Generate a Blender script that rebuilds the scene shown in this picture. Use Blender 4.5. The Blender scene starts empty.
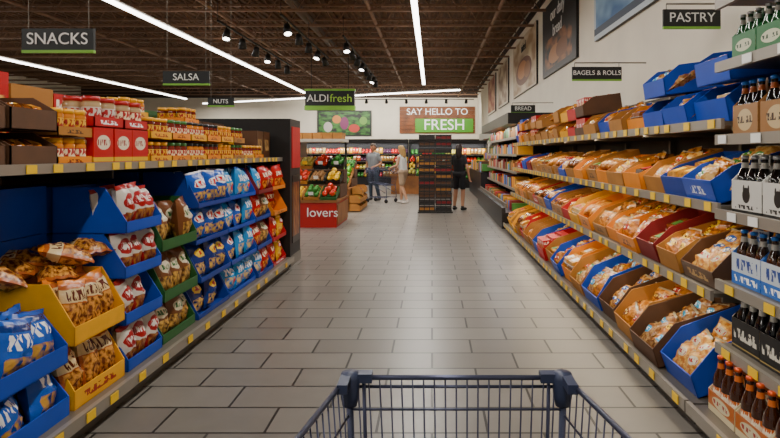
import bpy, math, random
import numpy as np
from mathutils import Vector, Matrix
random.seed(11); np.random.seed(11)
def U(a,b): return a+(b-a)*random.random()
scene=bpy.context.scene
# ---------------------------------------------------------------- materials
def lin(h):
    h=h.lstrip('#'); o=[]
    for i in (0,2,4):
        c=int(h[i:i+2],16)/255
        o.append(c/12.92 if c<=0.04045 else ((c+0.055)/1.055)**2.4)
    return (o[0],o[1],o[2],1)
MC={}
def mat(name,col,rough=.5,metal=0,var=0.0,scale=8,emit=0,bump=0,spec=.5,ecol=None):
    if name in MC: return MC[name]
    m=bpy.data.materials.new(name); m.use_nodes=True; nt=m.node_tree
    bs=nt.nodes['Principled BSDF']; c=lin(col)
    bs.inputs['Base Color'].default_value=c; bs.inputs['Roughness'].default_value=rough
    bs.inputs['Metallic'].default_value=metal; bs.inputs['Specular IOR Level'].default_value=spec
    if emit:
        bs.inputs['Emission Color'].default_value=lin(ecol or col); bs.inputs['Emission Strength'].default_value=emit
    if var or bump:
        tc=nt.nodes.new('ShaderNodeTexCoord'); n=nt.nodes.new('ShaderNodeTexNoise')
        n.inputs['Scale'].default_value=scale; n.inputs['Detail'].default_value=4
        nt.links.new(tc.outputs['Object'],n.inputs['Vector'])
        if var:
            r=nt.nodes.new('ShaderNodeValToRGB')
            r.color_ramp.elements[0].position=.3; r.color_ramp.elements[1].position=.7
            r.color_ramp.elements[0].color=tuple(max(0,x*(1-var)) for x in c[:3])+(1,)
            r.color_ramp.elements[1].color=tuple(min(1,x*(1+var)) for x in c[:3])+(1,)
            nt.links.new(n.outputs['Fac'],r.inputs[0]); nt.links.new(r.outputs[0],bs.inputs['Base Color'])
        if bump:
            b=nt.nodes.new('ShaderNodeBump'); b.inputs['Strength'].default_value=bump; b.inputs['Distance'].default_value=.01
            nt.links.new(n.outputs['Fac'],b.inputs['Height']); nt.links.new(b.outputs[0],bs.inputs['Normal'])
    MC[name]=m; return m

def pack(name,base,feats,rough=.35,bump=0.0):
    """feats: ('band',axis,a,b,col) ('ell',cu,cv,ru,rv,col) ('txt',u0,u1,v0,v1,col,scale) ('pic',u0,u1,v0,v1,colA,colB,scale)"""
    if name in MC: return MC[name]
    m=bpy.data.materials.new(name); m.use_nodes=True; nt=m.node_tree; N=nt.nodes; L=nt.links
    bs=N['Principled BSDF']; bs.inputs['Roughness'].default_value=rough
    tc=N.new('ShaderNodeTexCoord'); sp=N.new('ShaderNodeSeparateXYZ'); L.new(tc.outputs['UV'],sp.inputs[0])
    u,v=sp.outputs[0],sp.outputs[1]
    def ma(op,a,b=0.0):
        n=N.new('ShaderNodeMath'); n.operation=op
        for i,x in enumerate((a,b)):
            if isinstance(x,(int,float)): n.inputs[i].default_value=x
            else: L.new(x,n.inputs[i])
        return n.outputs[0]
    def rng(s,a,b): return ma('MULTIPLY',ma('GREATER_THAN',s,a),ma('LESS_THAN',s,b))
    cur=None; basec=lin(base)
    def mix(fac,col,colsock=None):
        nonlocal cur
        n=N.new('ShaderNodeMixRGB'); L.new(fac,n.inputs[0])
        if cur is None: n.inputs[1].default_value=basec
        else: L.new(cur,n.inputs[1])
        if colsock is not None: L.new(colsock,n.inputs[2])
        else: n.inputs[2].default_value=lin(col)
        cur=n.outputs[0]
    def noise(sx,sy,seedv=0.0):
        mp=N.new('ShaderNodeMapping'); mp.inputs['Scale'].default_value=(sx,sy,1); L.new(tc.outputs['UV'],mp.inputs[0])
        n=N.new('ShaderNodeTexNoise'); n.inputs['Scale'].default_value=1; n.inputs['Detail'].default_value=2
        L.new(mp.outputs[0],n.inputs[0]); return n.outputs['Fac']
    for f in feats:
        if f[0]=='band': mix(rng(u if f[1]=='u' else v,f[2],f[3]),f[4])
        elif f[0]=='ell':
            a=ma('DIVIDE',ma('SUBTRACT',u,f[1]),f[3]); b=ma('DIVIDE',ma('SUBTRACT',v,f[2]),f[4])
            mix(ma('LESS_THAN',ma('ADD',ma('MULTIPLY',a,a),ma('MULTIPLY',b,b)),1.0),f[5])
        elif f[0]=='txt':
            k=ma('MULTIPLY',rng(u,f[1],f[2]),rng(v,f[3],f[4])); k=ma('MULTIPLY',k,ma('GREATER_THAN',noise(f[6],f[6]*.25),.5)); mix(k,f[5])
        elif f[0]=='pic':
            k=ma('MULTIPLY',rng(u,f[1],f[2]),rng(v,f[3],f[4])); r=N.new('ShaderNodeValToRGB'); r.color_ramp.elements[0].position=.4; r.color_ramp.elements[1].position=.6
            r.color_ramp.elements[0].color=lin(f[5]); r.color_ramp.elements[1].color=lin(f[6]); L.new(noise(f[7],f[7]),r.inputs[0]); mix(k,None,r.outputs[0])
    if cur is None: bs.inputs['Base Color'].default_value=basec
    else: L.new(cur,bs.inputs['Base Color'])
    if bump:
        n=N.new('ShaderNodeTexNoise'); n.inputs['Scale'].default_value=25; L.new(tc.outputs['Object'],n.inputs[0])
        b=N.new('ShaderNodeBump'); b.inputs['Strength'].default_value=bump; b.inputs['Distance'].default_value=.02; L.new(n.outputs['Fac'],b.inputs['Height']); L.new(b.outputs[0],bs.inputs['Normal'])
    MC[name]=m; return m

# ---------------------------------------------------------------- mesh builder
def T(x=0,y=0,z=0,rz=0,rx=0,ry=0,s=(1,1,1)):
    if not isinstance(s,tuple): s=(s,s,s)
    M=Matrix.Translation((x,y,z))@Matrix.Rotation(math.radians(rz),4,'Z')@Matrix.Rotation(math.radians(ry),4,'Y')@Matrix.Rotation(math.radians(rx),4,'X')@Matrix.Diagonal((s[0],s[1],s[2],1))
    return np.array(M)
I4=np.eye(4)
class MB:
    def __init__(s): s.v=[];s.n=0;s.f=[];s.fm=[];s.uv=[];s.sm=[];s.mats=[]
    def mi(s,m):
        if m not in s.mats: s.mats.append(m)
        return s.mats.index(m)
    def add(s,V,Fc,UV,m,M=I4,smooth=False):
        V=np.asarray(V,float); W=V@M[:3,:3].T+M[:3,3]
        s.v.append(W); s.uv.append(np.asarray(UV,float)); o=s.n
        for f in Fc: s.f.append([i+o for i in f])
        if isinstance(m,list): s.fm.extend([s.mi(x) for x in m])
        else: s.fm.extend([s.mi(m)]*len(Fc))
        s.sm.extend([smooth]*len(Fc)); s.n+=len(V)
    def finish(s,name,parent=None):
        me=bpy.data.meshes.new(name); me.from_pydata(np.concatenate(s.v).tolist(),[],s.f)
        for m in s.mats: me.materials.append(m)
        me.polygons.foreach_set('material_index',s.fm); me.polygons.foreach_set('use_smooth',s.sm)
        uvl=me.uv_layers.new(name='UVMap'); li=np.empty(len(me.loops),dtype=np.int32); me.loops.foreach_get('vertex_index',li)
        uvl.data.foreach_set('uv',np.concatenate(s.uv)[li].astype(np.float32).ravel()); me.update()
        ob=bpy.data.objects.new(name,me); scene.collection.objects.link(ob)
        if parent: ob.parent=parent
        return ob
def empty(name,loc=(0,0,0)):
    e=bpy.data.objects.new(name,None); e.location=loc; e.empty_display_size=.1; scene.collection.objects.link(e); return e
_q=[(-.5,-.5),(.5,-.5),(.5,.5),(-.5,.5)]
BV=[];BUV=[]
for (o,uax,vax) in [((0,-.5,0),(1,0,0),(0,0,1)),((0,.5,0),(-1,0,0),(0,0,1)),((-.5,0,0),(0,-1,0),(0,0,1)),((.5,0,0),(0,1,0),(0,0,1)),((0,0,.5),(1,0,0),(0,1,0)),((0,0,-.5),(1,0,0),(0,-1,0))]:
    for a,b in _q:
        BV.append([o[i]+a*uax[i]+b*vax[i] for i in range(3)]); BUV.append([a+.5,b+.5])
BV=np.array(BV); BF=[[4*i+j for j in range(4)] for i in range(6)]
def box(b,M,c,sz,m,front=None,side=None,rz=0,rx=0,ry=0):
    mm=m
    if front or side: mm=[front or m,m,side or m,side or m,m,m]
    V=BV*np.array(sz)
    b.add(V,BF,BUV,mm,M@T(*c,rz=rz,rx=rx,ry=ry))
def wb(b,x0,x1,y0,y1,z0,z1,m):
    box(b,I4,((x0+x1)/2,(y0+y1)/2,(z0+z1)/2),(x1-x0,y1-y0,z1-z0),m)
def prism(b,M,pts,x0,x1,m):
    n=len(pts); V=[[x0,p[0],p[1]] for p in pts]+[[x1,p[0],p[1]] for p in pts]
    Fc=[list(range(n)),[2*n-1-i for i in range(n)]]+[[i,(i+1)%n,n+(i+1)%n,n+i] for i in range(n)]
    b.add(V,Fc,[[p[0],p[1]] for p in pts]*2,m,M)
def tray(b,M,w,d,h,m,fl=.35,t=.006,lip=None):
    box(b,M,(0,0,t/2),(w,d,t),m); box(b,M,(0,d/2-t/2,h/2),(w,t,h),m)
    f=h*fl
    pts=[(-d/2,0),(-d/2,f),(-d/2+d*.3,h),(d/2,h),(d/2,0)]
    prism(b,M,pts,-w/2,-w/2+t,m); prism(b,M,pts,w/2-t,w/2,m)
    box(b,M,(0,-d/2+t/2,f/2),(w,t,f),m,front=lip)
def lathe(b,M,prof,n=10,smooth=True):
    V=[];UV=[];Fc=[];mm=[]; k=len(prof); zs=[p[1] for p in prof]; z0=min(zs); dz=(max(zs)-z0) or 1
    for r,z,_ in prof:
        for i in range(n+1):
            a=2*math.pi*i/n-math.pi/2-math.pi; V.append([r*math.cos(a),r*math.sin(a),z]); UV.append([i/n,(z-z0)/dz])
    for j in range(k-1):
        for i in range(n):
            Fc.append([j*(n+1)+i,j*(n+1)+i+1,(j+1)*(n+1)+i+1,(j+1)*(n+1)+i]); mm.append(prof[j][2])
    b.add(V,Fc,UV,mm,M,smooth)
def sphere(b,M,c,r,m,n=8,k=5,sq=1):
    prof=[(max(1e-4,r*math.sin(math.pi*j/k)),-r*sq*math.cos(math.pi*j/k),m) for j in range(k+1)]
    lathe(b,M@T(*c),prof,n)
def tube(b,p,q,r,m,n=6,M=I4,r2=None):
    p=Vector(p);q=Vector(q);d=q-p;L=d.length
    if L<1e-6:return
    Mt=np.array(Matrix.Translation(p)@d.to_track_quat('Z','Y').to_matrix().to_4x4())
    r2=r if r2 is None else r2
    lathe(b,M@Mt,[(1e-4,0,m),(r,0,m),(r2,L,m),(1e-4,L,m)],n,smooth=(n>4))
def mk_bag(seed):
    rs=np.random.RandomState(seed); nx,ny=7,9; V=[];UV=[];Fc=[]
    for side in (-1,1):
        for j in range(ny+1):
            v=j/ny
            for i in range(nx+1):
                u=i/nx; prof=max(0,math.sin(math.pi*v))**.55*max(0,1-abs(2*u-1)**2.4)**.7
                x=(u-.5)*(1-.10*math.sin(math.pi*v)); y=side*.5*prof*(1+.15*rs.randn())
                if j in(0,ny): y=side*.02+.04*(-1)**i
                z=v+ (.012*rs.randn() if 0<j<ny else 0)
                V.append([x,y,z]); UV.append([u if side<0 else 1-u,v])
    for s in range(2):
        o=s*(nx+1)*(ny+1)
        for j in range(ny):
            for i in range(nx):
                q=[o+j*(nx+1)+i,o+j*(nx+1)+i+1,o+(j+1)*(nx+1)+i+1,o+(j+1)*(nx+1)+i]
                Fc.append(q if s==0 else q[::-1])
    return np.array(V),Fc,UV
BAGS=[mk_bag(i) for i in range(6)]
def bag(b,M,c,w,t,h,m,rz=0,rx=0,ry=0):
    V,Fc,UV=random.choice(BAGS); b.add(V*np.array([w,t,h]),Fc,UV,m,M@T(*c,rz=rz,rx=rx,ry=ry),True)
def mk_loaf(seed):
    rs=np.random.RandomState(seed); n,k=10,9; V=[];UV=[];Fc=[]
    for j in range(k+1):
        t=j/k
        rr=[.02,.36,.47,.5,.5,.49,.5,.46,.30,.05][j]
        for i in range(n+1):
            a=2*math.pi*(i%n)/n; ca,sa=math.cos(a),math.sin(a)
            q=1/(abs(ca)**3+abs(sa)**3)**(1/3.)
            k2=1+.06*rs.randn()
            if i==n: V.append(list(V[-n]))
            else: V.append([t-.5,rr*q*ca*k2,.5+rr*q*sa*k2*(1 if sa>0 else .9)])
            UV.append([t,i/n])
    for j in range(k):
        for i in range(n): Fc.append([j*(n+1)+i,j*(n+1)+i+1,(j+1)*(n+1)+i+1,(j+1)*(n+1)+i][::-1])
    return np.array(V),Fc,UV
LOAF=[mk_loaf(i) for i in range(5)]
def loaf(b,M,c,l,d,h,m,rz=0,rx=0,ry=0):
    V,Fc,UV=random.choice(LOAF); b.add(V*np.array([l,d,h]),Fc,UV,m,M@T(*c,rz=rz,rx=rx,ry=ry),True)
def buns(b,M,c,m,lab,s=.09,nx=3,ny=2,rz=0,rx=0):
    MM=M@T(*c,rz=rz,rx=rx)
    for i in range(nx):
        for j in range(ny):
            sphere(b,MM,((i-(nx-1)/2)*s*.93,(j-(ny-1)/2)*s*.93,s*.36),s*.5,m,n=8,k=5,sq=.72)
    box(b,MM,(0,-s*.2,s*.71),(s*1.3,s*.8,.003),lab)

# palette
white=mat('white_print','F2F0EA',.4); black=mat('black_plastic','141414',.45); dark=mat('dark_metal','1E1B1A',.5,.2)
blk=mat('black_board','17191A',.5); yel=mat('price_tag_yellow','F8C814',.45); steel=mat('shelf_steel','7C7468',.4,.5)
greyrail=mat('rail_grey','989084',.35,.3); kick=mat('kick_panel','5A534A',.5,.1,var=.1)
blue=mat('carton_blue','0646B8',.45,var=.08,scale=4); dblue=mat('carton_deep_blue','0C3898',.5,var=.08,scale=4); lblue=mat('carton_sky_blue','2484DC',.5)
kraft=mat('carton_kraft','B07630',.7,var=.12,scale=6); orange=mat('carton_orange','EC8A12',.5,var=.1,scale=5); yellow=mat('carton_yellow','F0AC10',.5,var=.08)
red=mat('carton_red','C00A14',.5,var=.08); green=mat('carton_green','24602A',.5,var=.1); dkbrown=mat('carton_dark_brown','5A3A22',.65,var=.15); maroon=mat('carton_maroon','84161A',.55)
limeg=mat('sign_green','7CB83A',.5); wood=mat('wood_panel','8F5A2C',.55,var=.35,scale=3); labg=mat('label_green','4C8A3A',.4)

bag_blue=pack('bag_blue','0E4FB4',[('pic',.1,.9,.08,.4,'F2C04A','0A3A8C',7),('ell',.5,.64,.36,.14,'F4F4F4'),('txt',.2,.8,.56,.72,'C81420',14),('band','v',.95,1.01,'D8D8E0')],.25,.3)
bag_lblue=pack('bag_light_blue','1E8ED4',[('pic',.1,.9,.1,.45,'E8C880','1678C4',6),('txt',.12,.88,.52,.74,'FFFFFF',12),('band','v',.94,1.01,'0B4AA0'),('ell',.75,.3,.16,.1,'E8392A')],.25,.3)
bag_cobalt=pack('bag_cobalt','1258C0',[('pic',.15,.85,.08,.4,'D8A040','0C3C90',5),('txt',.12,.88,.52,.76,'F8F8F8',9),('band','v',.8,.92,'0A2E78')],.2,.4)
bag_navy=pack('bag_navy','0F2F7C',[('pic',.12,.88,.1,.42,'E8B850','10286A',7),('ell',.5,.68,.36,.13,'FFD23A'),('txt',.25,.75,.62,.74,'C01818',14)],.25,.3)
bag_rw=pack('bag_red_white','D8CFC4',[('band','v',.0,.35,'A81A1A'),('ell',.5,.62,.4,.19,'A8161A'),('txt',.2,.8,.55,.7,'F0E8E0',12),('pic',.15,.85,.1,.38,'B87A34','7A2018',7),('band','v',.9,1.01,'A01A1A')],.28,.3)
bag_org=pack('bag_pretzel','B45C20',[('pic',.05,.95,.05,.58,'6E3410','E09A44',10),('band','v',.6,.84,'DCC08C'),('txt',.12,.88,.63,.81,'5A1E10',12),('band','v',.92,1.01,'E88010')],.22,.4)
bag_brown=pack('bag_brown','7A4826',[('pic',.1,.9,.1,.45,'D8A850','562C12',8),('ell',.5,.66,.34,.15,'E2D6B8'),('txt',.2,.8,.6,.72,'2C6A30',12)],.28,.3)
bag_red=pack('bag_red','C01616',[('pic',.1,.9,.1,.42,'F09828','901010',7),('txt',.15,.85,.55,.74,'FFF2D0',11)],.25,.3)
bag_yel=pack('bag_yellow','F0B818',[('pic',.1,.9,.1,.42,'E07A18','F0CC50',7),('ell',.5,.66,.36,.14,'C81818'),('txt',.2,.8,.6,.72,'FFFFFF',12)],.25,.3)
lip_blue=pack('lip_blue','0646B8',[('txt',.25,.75,.35,.7,'E2E6F2',10)]); lip_org=pack('lip_orange','EC8A12',[('txt',.25,.75,.3,.7,'7A1E10',10)])
lip_green=pack('lip_green','24602A',[('txt',.25,.75,.3,.7,'D8CE98',10)]); lip_red=pack('lip_red','C00A14',[('txt',.2,.8,.3,.7,'FFFFFF',9)])
lip_kraft=pack('lip_kraft','B07630',[('txt',.25,.75,.3,.7,'4A2412',10)]); lip_yel=pack('lip_yellow','F0AC10',[('txt',.15,.85,.3,.7,'A01818',9)])
lip_mar=pack('lip_maroon','84161A',[('txt',.15,.85,.3,.7,'F0E0C0',9)]); lip_brn=pack('lip_brown','5A3A22',[('txt',.15,.85,.3,.7,'C8A060',9)])
box_red=pack('box_red_art','C00A14',[('ell',.5,.6,.34,.2,'E8DCC0'),('txt',.2,.8,.52,.68,'9A1010',10),('band','v',.08,.2,'E8B82A')])
box_red2=pack('box_red_food','C00A14',[('pic',.3,.95,.15,.75,'E8B85A','A83418',5),('txt',.05,.8,.78,.92,'FFF4E0',10)])
LIP={blue:lip_blue,dblue:None,lblue:lip_blue,orange:lip_org,green:lip_green,red:lip_red,kraft:lip_kraft,yellow:lip_yel,maroon:lip_mar,dkbrown:lip_brn}
def bread(name,a,b_,feats,sc=9): return pack(name,a,[('pic',-1,2,-1,2,a,b_,sc)]+feats,.18,.4)
breads=[bread('bread_golden','B0682A','74390F',[('band','u',.35,.6,'C8BCA0'),('txt',.36,.59,.3,.7,'A82018',9)]),
 bread('bread_pale','C89848','945E24',[('band','u',.42,.62,'2458A0')]),
 bread('bread_wheat','80461A','522A0E',[('band','u',.3,.5,'D09A20')]),
 bread('bread_white','CCAA70','925A26',[('band','u',.38,.62,'B03020'),('band','u',.45,.55,'D8D0C0')]),
 bread('bread_brioche','B4641A','D4923A',[]),
 bread('bread_bagel','945620','C8904C',[('band','u',.42,.58,'D0CCC0')])]
def film(name,a,b_,lab,ink): return pack(name,a,[('pic',-1,2,-1,2,a,b_,6),('ell',.5,.6,.24,.13,lab),('txt',.3,.7,.55,.65,ink,12),('band','v',.94,1.01,'A89878')],.15,.5)
films=[film('film_cookies','8E5420','D09850','2A58A8','F4F4F0'),film('film_rolls','B0682A','D8A450','C8BCA0','A01818'),film('film_muffins','6A3A18','C08030','C83A20','FFF0D0'),film('film_croissant','C8781E','88480E','E8BA2A','5A2A10'),
 film('film_donuts','B88A50','784620','2E9AC8','F8F8F8'),film('film_pita','C49C58','9A6C34','3E7A3A','F0F0E0'),film('film_brioche','C87C1E','8E4A10','A81818','F8E0B0'),film('film_twists','AC6218','DC943A','7A3A18','F0C860')]
bunm=mat('bun_golden','AA6420',.2,var=.35,scale=18); bunp=mat('bun_pale','C88E3E',.2,var=.3,scale=18)
labs=[white,lblue,red,yel,labg,orange]

# ---------------------------------------------------------------- room shell
def floor_mat():
    m=bpy.data.materials.new('floor_tile'); m.use_nodes=True; nt=m.node_tree;N=nt.nodes;L=nt.links;bs=N['Principled BSDF']
    tc=N.new('ShaderNodeTexCoord'); br=N.new('ShaderNodeTexBrick'); L.new(tc.outputs['Object'],br.inputs['Vector'])
    br.offset=.5; br.inputs['Scale'].default_value=1; br.inputs['Brick Width'].default_value=.6; br.inputs['Row Height'].default_value=.3
    br.inputs['Mortar Size'].default_value=.008; br.inputs['Mortar Smooth'].default_value=.1
    br.inputs['Color1'].default_value=lin('847E76'); br.inputs['Color2'].default_value=lin('746E67'); br.inputs['Mortar'].default_value=lin('231F1B')
    no=N.new('ShaderNodeTexNoise'); no.inputs['Scale'].default_value=6; no.inputs['Detail'].default_value=8; L.new(tc.outputs['Object'],no.inputs[0])
    mx=N.new('ShaderNodeMixRGB'); mx.blend_type='MULTIPLY'; mx.inputs[0].default_value=.25; L.new(br.outputs['Color'],mx.inputs[1]); L.new(no.outputs['Fac'],mx.inputs[2])
    L.new(mx.outputs[0],bs.inputs['Base Color'])
    mr=N.new('ShaderNodeMapRange'); mr.inputs[3].default_value=.3; mr.inputs[4].default_value=.38; L.new(no.outputs['Fac'],mr.inputs[0]); L.new(mr.outputs[0],bs.inputs['Roughness'])
    bp=N.new('ShaderNodeBump'); bp.invert=True; bp.inputs['Strength'].default_value=.5; bp.inputs['Distance'].default_value=.003; L.new(br.outputs['Fac'],bp.inputs['Height']); L.new(bp.outputs[0],bs.inputs['Normal'])
    return m
b=MB(); wb(b,-20,2.7,-5,32.2,-.1,0,floor_mat()); b.finish('floor')
cream=mat('wall_cream','E8DFCC',.7,var=.04,scale=2)
b=MB(); wb(b,2.6,2.75,-5,32.2,0,5.35,cream); b.finish('wall_right')
b=MB(); wb(b,-20,2.6,32,32.2,0,5.35,cream); b.finish('wall_back')
b=MB(); wb(b,-20.2,-20,-5,32.2,0,5.35,cream); b.finish('wall_left')
b=MB(); wb(b,-20,2.6,31.9,31.99,4.65,5.35,mat('soffit_brown','3A2C22',.7)); b.finish('trim_back')
b=MB(); wb(b,2.55,2.595,-5,31.85,4.98,5.15,mat('beam_brown','33261E',.7)); b.finish('trim_right')
ceil=mat('ceiling_deck','66482F',.8,var=.25,scale=3)
V=[];Fc=[];UV=[]; xs=[]; x=-20
while x<2.7:
    for dx,dz in((0,0),(.07,0),(.09,.05),(.16,.05),(.18,0)): xs.append((x+dx,5.25+dz))
    x+=.18
for x,z in xs:
    V+= [[x,-5,z],[x,32.2,z]]; UV+=[[0,0],[0,1]]
for i in range(len(xs)-1): Fc.append([2*i,2*i+1,2*i+3,2*i+2])
b=MB(); b.add(V,Fc,UV,ceil); wb(b,-20,2.75,-5,32.2,5.32,5.4,ceil); b.finish('ceiling')
jm=mat('joist_brown','806048',.65,.0,var=.15)
b=MB()
for k in range(24):
    Y=-4+k*1.5
    wb(b,-19.9,2.54,Y-.05,Y+.05,5.16,5.21,jm); wb(b,-19.9,2.54,Y-.045,Y+.045,4.66,4.71,jm)
    x=-15
    while x<2.3:
        tube(b,(x,Y,4.69),(x+.3,Y,5.17),.014,jm,4); tube(b,(x+.3,Y,5.17),(x+.6,Y,4.69),.014,jm,4); x+=.6
for X in(-9,-4.9,-1.4,1.5): tube(b,(X,-4.5,4.72),(X,31.7,4.72),.045,jm,8)
tube(b,(-3.2,-4.5,4.95),(-3.2,31.7,4.95),.11,mat('duct','5A4636',.6),10)
b.finish('ceiling_joists')
emis=mat('led_diffuser','FFFFFF',.4,emit=11,ecol='FFFAF4'); house=mat('led_housing','C8C4BC',.5)
def strip(x0,y0,x1,y1,z,power):
    b=MB(); L=math.hypot(x1-x0,y1-y0); a=math.degrees(math.atan2(y1-y0,x1-x0)); M=T((x0+x1)/2,(y0+y1)/2,z,rz=a)
    box(b,M,(0,0,.045),(L,.07,.05),house); box(b,M,(0,0,.0),(L,.11,.04),emis)
    n=int(L/3)
    for i in range(n+1):
        t=-L/2+L*i/max(1,n); tube(b,(t,0,.06),(t,0,.455),.004,dark,4,M=M)
    o=b.finish('led_strip_light')
    ld=bpy.data.lights.new('led_strip_lamp','AREA'); ld.shape='RECTANGLE'; ld.size=L; ld.size_y=.1; ld.energy=power; ld.color=(1,.95,.87)
    lo=bpy.data.objects.new('led_strip_lamp',ld); scene.collection.objects.link(lo); lo.location=((x0+x1)/2,(y0+y1)/2,z-.03); lo.rotation_euler=(0,0,math.radians(a)); lo.parent=o
strip(-.32,-4,-.32,22,4.2,530); strip(-5.72,-4,-5.72,25.2,4.2,560); strip(-12.3,-4,-12.3,28,4.2,420)
strip(-12.5,30.6,1.2,24,4.2,460)
def track(x,y0,y1,n,pw):
    b=MB(); wb(b,x-.02,x+.02,y0,y1,4.2,4.24,black)
    for i in range(3): tube(b,(x,y0+(y1-y0)*i/2,4.24),(x,y0+(y1-y0)*i/2,4.655),.006,black,5)
    for i in range(n):
        y=y0+(y1-y0)*(i+.5)/n; tube(b,(x,y,4.2),(x,y,4.1),.012,black,6)
        M=T(x,y,4.03,rx=20*(1 if i%3 else -1),ry=U(-20,20)); lathe(b,M,[(1e-3,.13,black),(.06,.12,black),(.095,-.11,black),(.075,-.1,emis),(1e-3,-.09,emis)],10)
    o=b.finish('added_track_rail')
    ld=bpy.data.lights.new('track_lamp','AREA'); ld.shape='RECTANGLE'; ld.size=y1-y0; ld.size_y=.1; ld.energy=pw; ld.spread=math.radians(110); ld.color=(1,.93,.82)
    lo=bpy.data.objects.new('track_lamp',ld); scene.collection.objects.link(lo); lo.location=(x,(y0+y1)/2,3.88); lo.rotation_euler=(0,0,math.radians(90)); lo.parent=o
track(-4.4,11.5,17.5,6,70); track(-2.97,11,16,5,90); track(-2.06,13,21,8,80)
b=MB(); wb(b,-7,2.2,29.4,29.44,4.3,4.34,black)  # extra spot rail and area lamp, added to brighten the back wall
for x in(-6.5,-2.4,1.8): tube(b,(x,29.42,4.34),(x,29.42,4.655),.006,black,5)
for k in range(9):
    x=-6.6+k*1.05; lathe(b,T(x,29.45,4.22,rx=40),[(1e-3,.12,black),(.06,.11,black),(.09,-.1,black),(1e-3,-.09,emis)],10)
o=b.finish('added_track_rail'); ld=bpy.data.lights.new('added_wall_wash','AREA'); ld.shape='RECTANGLE'; ld.size=9; ld.size_y=.15; ld.energy=290; ld.color=(1,.95,.86)
lo=bpy.data.objects.new('added_wall_wash',ld); scene.collection.objects.link(lo); lo.location=(-2.4,29.5,4.1); lo.rotation_euler=(math.radians(65),0,0); lo.parent=o

def text(s,parent,loc,size,m,rz=0,align='CENTER',name='lettering',rx=90,ext=.004):
    cu=bpy.data.curves.new(name,'FONT'); cu.body=s; cu.size=size; cu.extrude=ext; cu.align_x=align; cu.align_y='CENTER'; cu.materials.append(m)
    o=bpy.data.objects.new(name,cu); scene.collection.objects.link(o); o.location=loc; o.rotation_euler=(math.radians(rx),0,math.radians(rz)); o.parent=parent; return o
wtxt=mat('lettering_white','F4F4F0',.5); gtxt=mat('lettering_green','A8D84A',.5)
def aisle_sign(s,x,y,z,w=.5,h=.13,wall=False,ts=None):
    e=empty('aisle_sign'); b=MB(); wb(b,x-w/2,x+w/2,y-.012,y+.012,z-h/2,z+h/2,blk); wb(b,x-w/2,x+w/2,y-.014,y+.014,z-h/2-.02,z-h/2,limeg)
    if wall:
        tube(b,(x+w/2-.03,y,z+h/2+.05),(2.6,y,z+h/2+.05),.008,steel); tube(b,(x-w/2+.03,y,z+h/2+.05),(x+w/2,y,z+h/2+.05),.008,steel)
        for k in(-1,1): tube(b,(x+k*(w/2-.03),y,z+h/2),(x+k*(w/2-.03),y,z+h/2+.05),.004,steel)
    else:
        for k in(-1,1): tube(b,(x+k*(w/2-.04),y,z+h/2),(x+k*(w/2-.04),y,4.655),.0025,steel,4)
    b.finish('sign_board',e); text(s,e,(x,y-.016,z),ts or h*.78,wtxt,ext=.002)
aisle_sign('SNACKS',-2.6,3.9,2.29,.5,.15,ts=.115); aisle_sign('SALSA',-2.6,5.93,2.3,.49,.13); aisle_sign('NUTS',-2.75,7.3,2.17,.34,.1)
aisle_sign('PASTRY',2.27,4.9,2.68,.5,.15,wall=True); aisle_sign('BAGELS & ROLLS',2.0,6.8,2.47,.6,.15,wall=True,ts=.078); aisle_sign('BREAD',1.95,12,2.45,.52,.15,wall=True)

# ---------------------------------------------------------------- gondola left
def tags(b,x,y0,y1,z,sgn,step=.27,w=.075,h=.05,m=None):
    y=y0
    while y<y1:
        box(b,I4,(x+sgn*.006,y,z),(.004,w,h),m or yel); y+=step*U(.7,1.4)
b=MB()
wb(b,-3.67,-1.86,1.0,7.3,0,.11,kick); wb(b,-3.7,-1.83,1.0,7.32,.11,.14,steel)
wb(b,-1.83,-1.80,1.0,7.32,.085,.15,greyrail); tags(b,-1.80,1.1,7.25,.118,1,.3)
wb(b,-2.78,-2.74,1.0,7.3,.14,1.42,dark); wb(b,-3.55,-1.97,1.0,7.32,1.40,1.425,dark); wb(b,-1.98,-1.955,1.0,7.32,1.395,1.445,greyrail); tags(b,-1.955,1.1,7.25,1.42,1,.2,.07,.042)
for y in(1.0,2.25,3.5,4.75,6.0,7.25): wb(b,-2.8,-2.72,y,y+.04,0,1.45,steel); prism(b,I4,[(y,1.4),(y+.02,1.4),(y+.02,1.34),(y,1.34)],-2.7,-2.0,dark)
gond=b.finish('gondola_shelf')
g2=bpy.data.objects.new('gondola_shelf',gond.data); g2.location=(-5.2,0,0); scene.collection.objects.link(g2)

LX=-1.88
def lstack(name,y0,y1,tiers,tm,bm,d=.46,nb=3,blk_back=True,X=LX,fl=.3,messy=.0,rows=2,z0=.14,lip=True,bh=.97):
    b=MB(); w=y1-y0-.02; z=z0
    for ti,h in enumerate(tiers):
        M=T(X-d/2-U(0,.03),(y0+y1)/2,z,rz=90+U(-1.2,1.2)); m_t=random.choice(tm) if isinstance(tm,list) else tm
        tray(b,M,w,d,h-.004,m_t,fl=fl,t=.007,lip=LIP.get(m_t) if (lip and ti%2==0) else None)
        bw_=(w-.02)/nb
        bt=bm[ti%len(bm)] if isinstance(bm,list) else bm
        for r in range(rows):
            for i in range(nb):
                if random.random()<.07 and r==0 and not messy: continue
                bb=bt if random.random()<.75 else (random.choice(bm) if isinstance(bm,list) else bm)
                bag(b,M,(-(w-.02)/2+bw_*(i+.5),-d/2+.07+r*.13,.012+U(0,.012)),bw_*1.1,.14,min(h*bh,.33)*U(.93,1.03),bb,rz=U(-15,15)*(1+messy),rx=-U(0,15)*(1+messy),ry=U(-7,7)*(1+messy*2))
        z+=h
    if blk_back:
        dep=2.72+X-d-.03
        if dep>.1:
            zz=z0
            for h in tiers: box(b,I4,(X-d-.04-dep/2,(y0+y1)/2,zz+h/2-.003),(dep-.02,w,h-.006),tm[0] if isinstance(tm,list) else tm); zz+=h
    return b.finish(name)
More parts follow.
